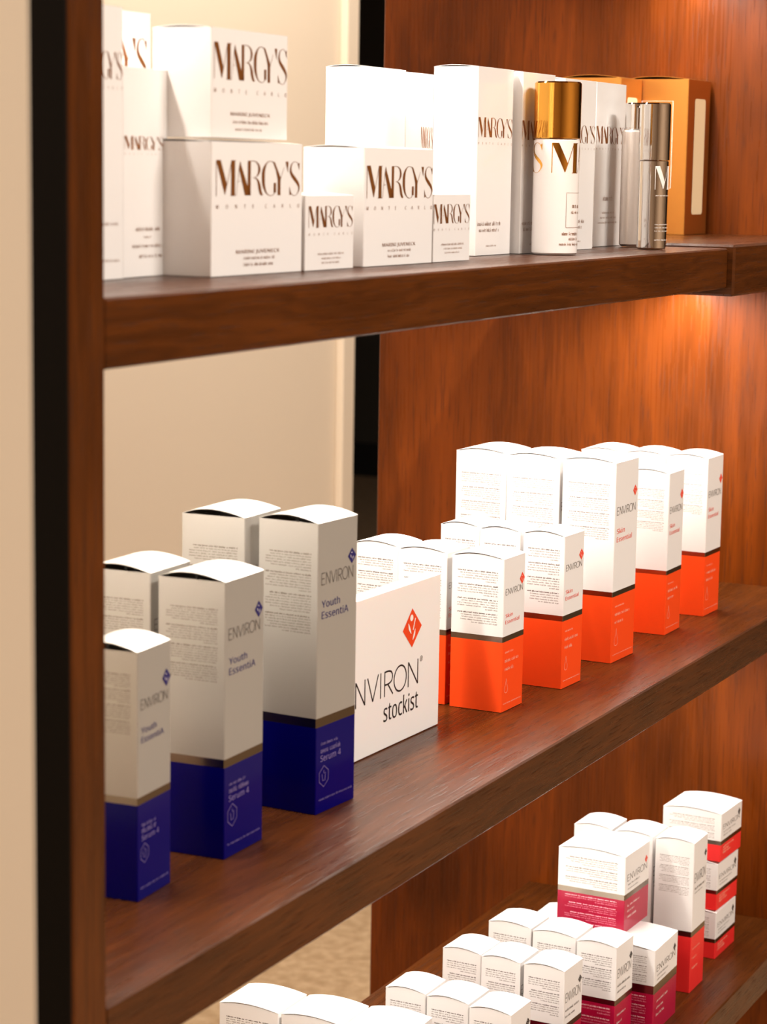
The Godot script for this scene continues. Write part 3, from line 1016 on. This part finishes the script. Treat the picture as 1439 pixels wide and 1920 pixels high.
func stockist_sign() -> void:
	var n := thing("stockist_sign", "white acrylic stockist sign with an orange lozenge between blue and orange cartons", "sign", Vector3(0.4921, S1, -0.1055), deg_to_rad(-2.0), "")
	var st := begin()
	cbox(st, Vector3(-0.029, 0.0, -0.013), Vector3(0.1343, 0.1182, 0.0), 0.0006)
	part(n, "panel", st, M.acrylic)
	var mm := 0.001
	var f := func(u: float, v: float) -> Array: return [Vector3(u * mm, v * mm, 0.00015), Vector3(0, 0, 1)]
	var f2 := func(u: float, v: float) -> Array: return [Vector3(u * mm, v * mm, 0.00028), Vector3(0, 0, 1)]
	st = begin()
	poly(st, [Vector2(72, 83.6), Vector2(87.4, 68.8), Vector2(103, 83.2), Vector2(87.2, 98.7)], f)
	var em := part(n, "emblem", st, flat(Color(0.90, 0.27, 0.10), 0.25))
	st = begin()
	disc(st, 86.0, 91.6, 2.5, 2.5, f2)
	ribbon(st, [[92.2, 90.6, 1.2], [88.6, 82.0, 1.2]], f2, Vector2.ONE, Vector2.ZERO, false)
	ribbon(st, [[81.0, 88.0, 0.5], [82.6, 84.0, 2.4], [85.6, 79.6, 0.5]], f2)
	ribbon(st, [[92.0, 82.4, 0.5], [90.6, 78.4, 2.4], [88.2, 74.6, 0.8]], f2)
	part(em, "emblem_figure", st, M.white_ink)
	part(n, "brand_name", thin_brand(f, Vector2.ONE, 1.35, Vector2(0, 39.4)), M.ink)
	st = begin()
	ribbon(st, circle(103.4, 57.6, 2.0, 2.0, 0.4), f, Vector2.ONE, Vector2.ZERO, false)
	ribbon(st, [[102.8, 56.4, 0.4], [102.8, 58.7, 0.4], [104.0, 58.4, 0.4], [103.9, 57.7, 0.4], [102.9, 57.6, 0.4], [104.1, 56.4, 0.4]], f, Vector2.ONE, Vector2.ZERO, false)
	part(n, "registered_mark", st, M.ink)
	letters(n, "lettering", "stockist", sans_font, 0.0432, 0.0203, 0.0556, 0.0148, M.ink)

# ---------------------------------------------------------------- lower shelf
func crimson_kind(id: String, lower: String, white: float, band: float, print: String, bv: float, low_print: bool) -> Dictionary:
	var low := white + band
	var rest := 1.0 - low
	var k := {"id": id, "category": "box", "body": "white", "lower": lower, "white": white, "band": band, "print": print, "bow": 0.0032,
		"mark": "ink", "mark_v": bv - 0.13 * white / 0.5, "mark_w": 0.0075, "brand_v": bv, "brand_h": 0.085 * white / 0.5 * (0.62 if id == "rt" else 1.0),
		"notes": [[0.12, 0.62, low + rest * 0.25, 0.0022], [0.12, 0.4, low + rest * 0.42, 0.0024], [0.12, 0.48, low + rest * 0.60, 0.0026]], "notes_ink": "white_ink" if lower == "magenta" else "pale_ink"}
	if low_print:
		k.lower_print = true
	k.words = []
	return k

func make_lower_goods() -> void:
	var gr := "white and coral cartons stacked on the lower shelf"
	var kr := crimson_kind("r", "coral", 0.57, 0.085, "print_jar", 0.34, false)
	kr.upper_notes = [[0.12, 0.7, 0.42, 0.0016], [0.12, 0.5, 0.49, 0.0016]]
	var b0 := S2
	carton("coral_carton", "white and coral square carton at the bottom of the stack of three", gr, Vector3(1.1923, b0, -0.0460), -0.7, Vector3(0.0630, 0.0475, 0.0620), kr)
	carton("coral_carton", "white and coral square carton in the middle of the stack of three", gr, Vector3(1.1940, b0 + 0.0500, -0.0468), -2.2, Vector3(0.0610, 0.0475, 0.0615), kr)
	carton("coral_carton", "white and coral square carton on top of the stack of three", gr, Vector3(1.1945, b0 + 0.1005, -0.0448), -2.0, Vector3(0.0616, 0.0490, 0.0620), kr)
	var kt := crimson_kind("rt", "coral", 0.59, 0.036, "print_tall", 0.27, false)
	kt.upper_notes = [[0.12, 0.9, 0.32, 0.0030], [0.12, 0.7, 0.345, 0.0018]]
	var gt := "tall white and coral cartons on the lower shelf"
	carton("coral_carton", "tall white and coral carton in front of the square stack", gt, Vector3(1.0880, b0, -0.0380), 0.0, Vector3(0.041, 0.1485, 0.0390), kt)
	carton("coral_carton", "tall white and coral carton, second back behind the big crimson carton", gt, Vector3(1.0906, b0, -0.0807), -1.0, Vector3(0.041, 0.1485, 0.0395), kt)
	carton("coral_carton", "tall white and coral carton, rearmost of its row, only its top showing", gt, Vector3(1.0955, b0, -0.1243), -0.6, Vector3(0.041, 0.1485, 0.0395), kt)
	var km := crimson_kind("m", "magenta", 0.50, 0.07, "print_jar", 0.34, true)
	km.mark = "orange_ink"
	km.upper_notes = [[0.12, 0.6, 0.40, 0.0020], [0.12, 0.55, 0.455, 0.0018]]
	var gm := "white and crimson square cartons on the lower shelf"
	var kp := crimson_kind("p", "magenta", 0.42, 0.10, "print_jar", 0.27, true)
	kp.upper_notes = [[0.12, 0.6, 0.33, 0.0020], [0.12, 0.5, 0.38, 0.0018]]
	carton("crimson_carton", "square white and crimson carton in front, beneath the big raised one", gm, Vector3(0.9682, b0, -0.0336), 0.1, Vector3(0.0650, 0.0800, 0.0660), kp)
	carton("crimson_carton", "square white carton at the back holding up the big crimson carton, nearly hidden", gm, Vector3(0.9900, b0, -0.1035), 0.0, Vector3(0.0620, 0.0800, 0.0670), kp)
	carton("crimson_carton", "big square white and crimson carton raised on top of others", gm, Vector3(0.9906, b0 + 0.0832, -0.0725), -1.8, Vector3(0.0614, 0.0735, 0.0672), km)
	var ks := crimson_kind("s", "magenta", 0.50, 0.05, "print_low", 0.30, true)
	ks.upper_notes = [[0.10, 0.85, 0.385, 0.0026], [0.10, 0.6, 0.44, 0.0022]]
	var gs := "small white and crimson cartons in rows on the lower shelf"
	var row := func(labels: Array, pos: Array) -> void:
		for i in labels.size():
			carton("small_crimson_carton", labels[i], gs, Vector3(pos[i][0], b0, pos[i][1]), pos[i][2], Vector3(pos[i][3], 0.0985, pos[i][4]), ks)
	row.call(["small white and crimson carton in front, left of the square crimson carton", "small white carton, second back in the row before the big raised carton", "small white carton, rearmost of the row before the big raised carton"],
		[[0.9092, -0.0497, -1.9, 0.0406, 0.0385], [0.9163, -0.0913, -1.7, 0.0400, 0.0424], [0.9215, -0.1367, -2.4, 0.0400, 0.0430]])
	row.call(["small white carton in front of the second row, with a visible brand side", "small white carton in the middle of the second row from the bottom edge", "small white carton, rearmost and leftmost of the second row from the bottom edge"],
		[[0.8305, -0.0686, -2.2, 0.0401, 0.0385], [0.8317, -0.1105, -1.4, 0.0400, 0.0372], [0.8353, -0.1493, -2.0, 0.0400, 0.0374]])
	row.call(["small white carton, frontmost of the row cut by the bottom edge", "small white carton, middle of the row cut by the bottom edge", "small white carton, rearmost of the row cut by the bottom edge"],
		[[0.7132, -0.0694, -1.8, 0.0395, 0.0380], [0.7200, -0.1105, -2.2, 0.0400, 0.0386], [0.7240, -0.1514, -0.6, 0.0400, 0.0373]])
	row.call(["larger white carton at the bottom edge, leftmost under the middle shelf", "larger white carton at the bottom edge, middle of its three", "larger white carton at the bottom edge, frontmost of its three"],
		[[0.6274, -0.2387, 0.1, 0.0500, 0.0552], [0.6280, -0.1815, 0.0, 0.0500, 0.0550], [0.6290, -0.1245, 0.0, 0.0500, 0.0550]])
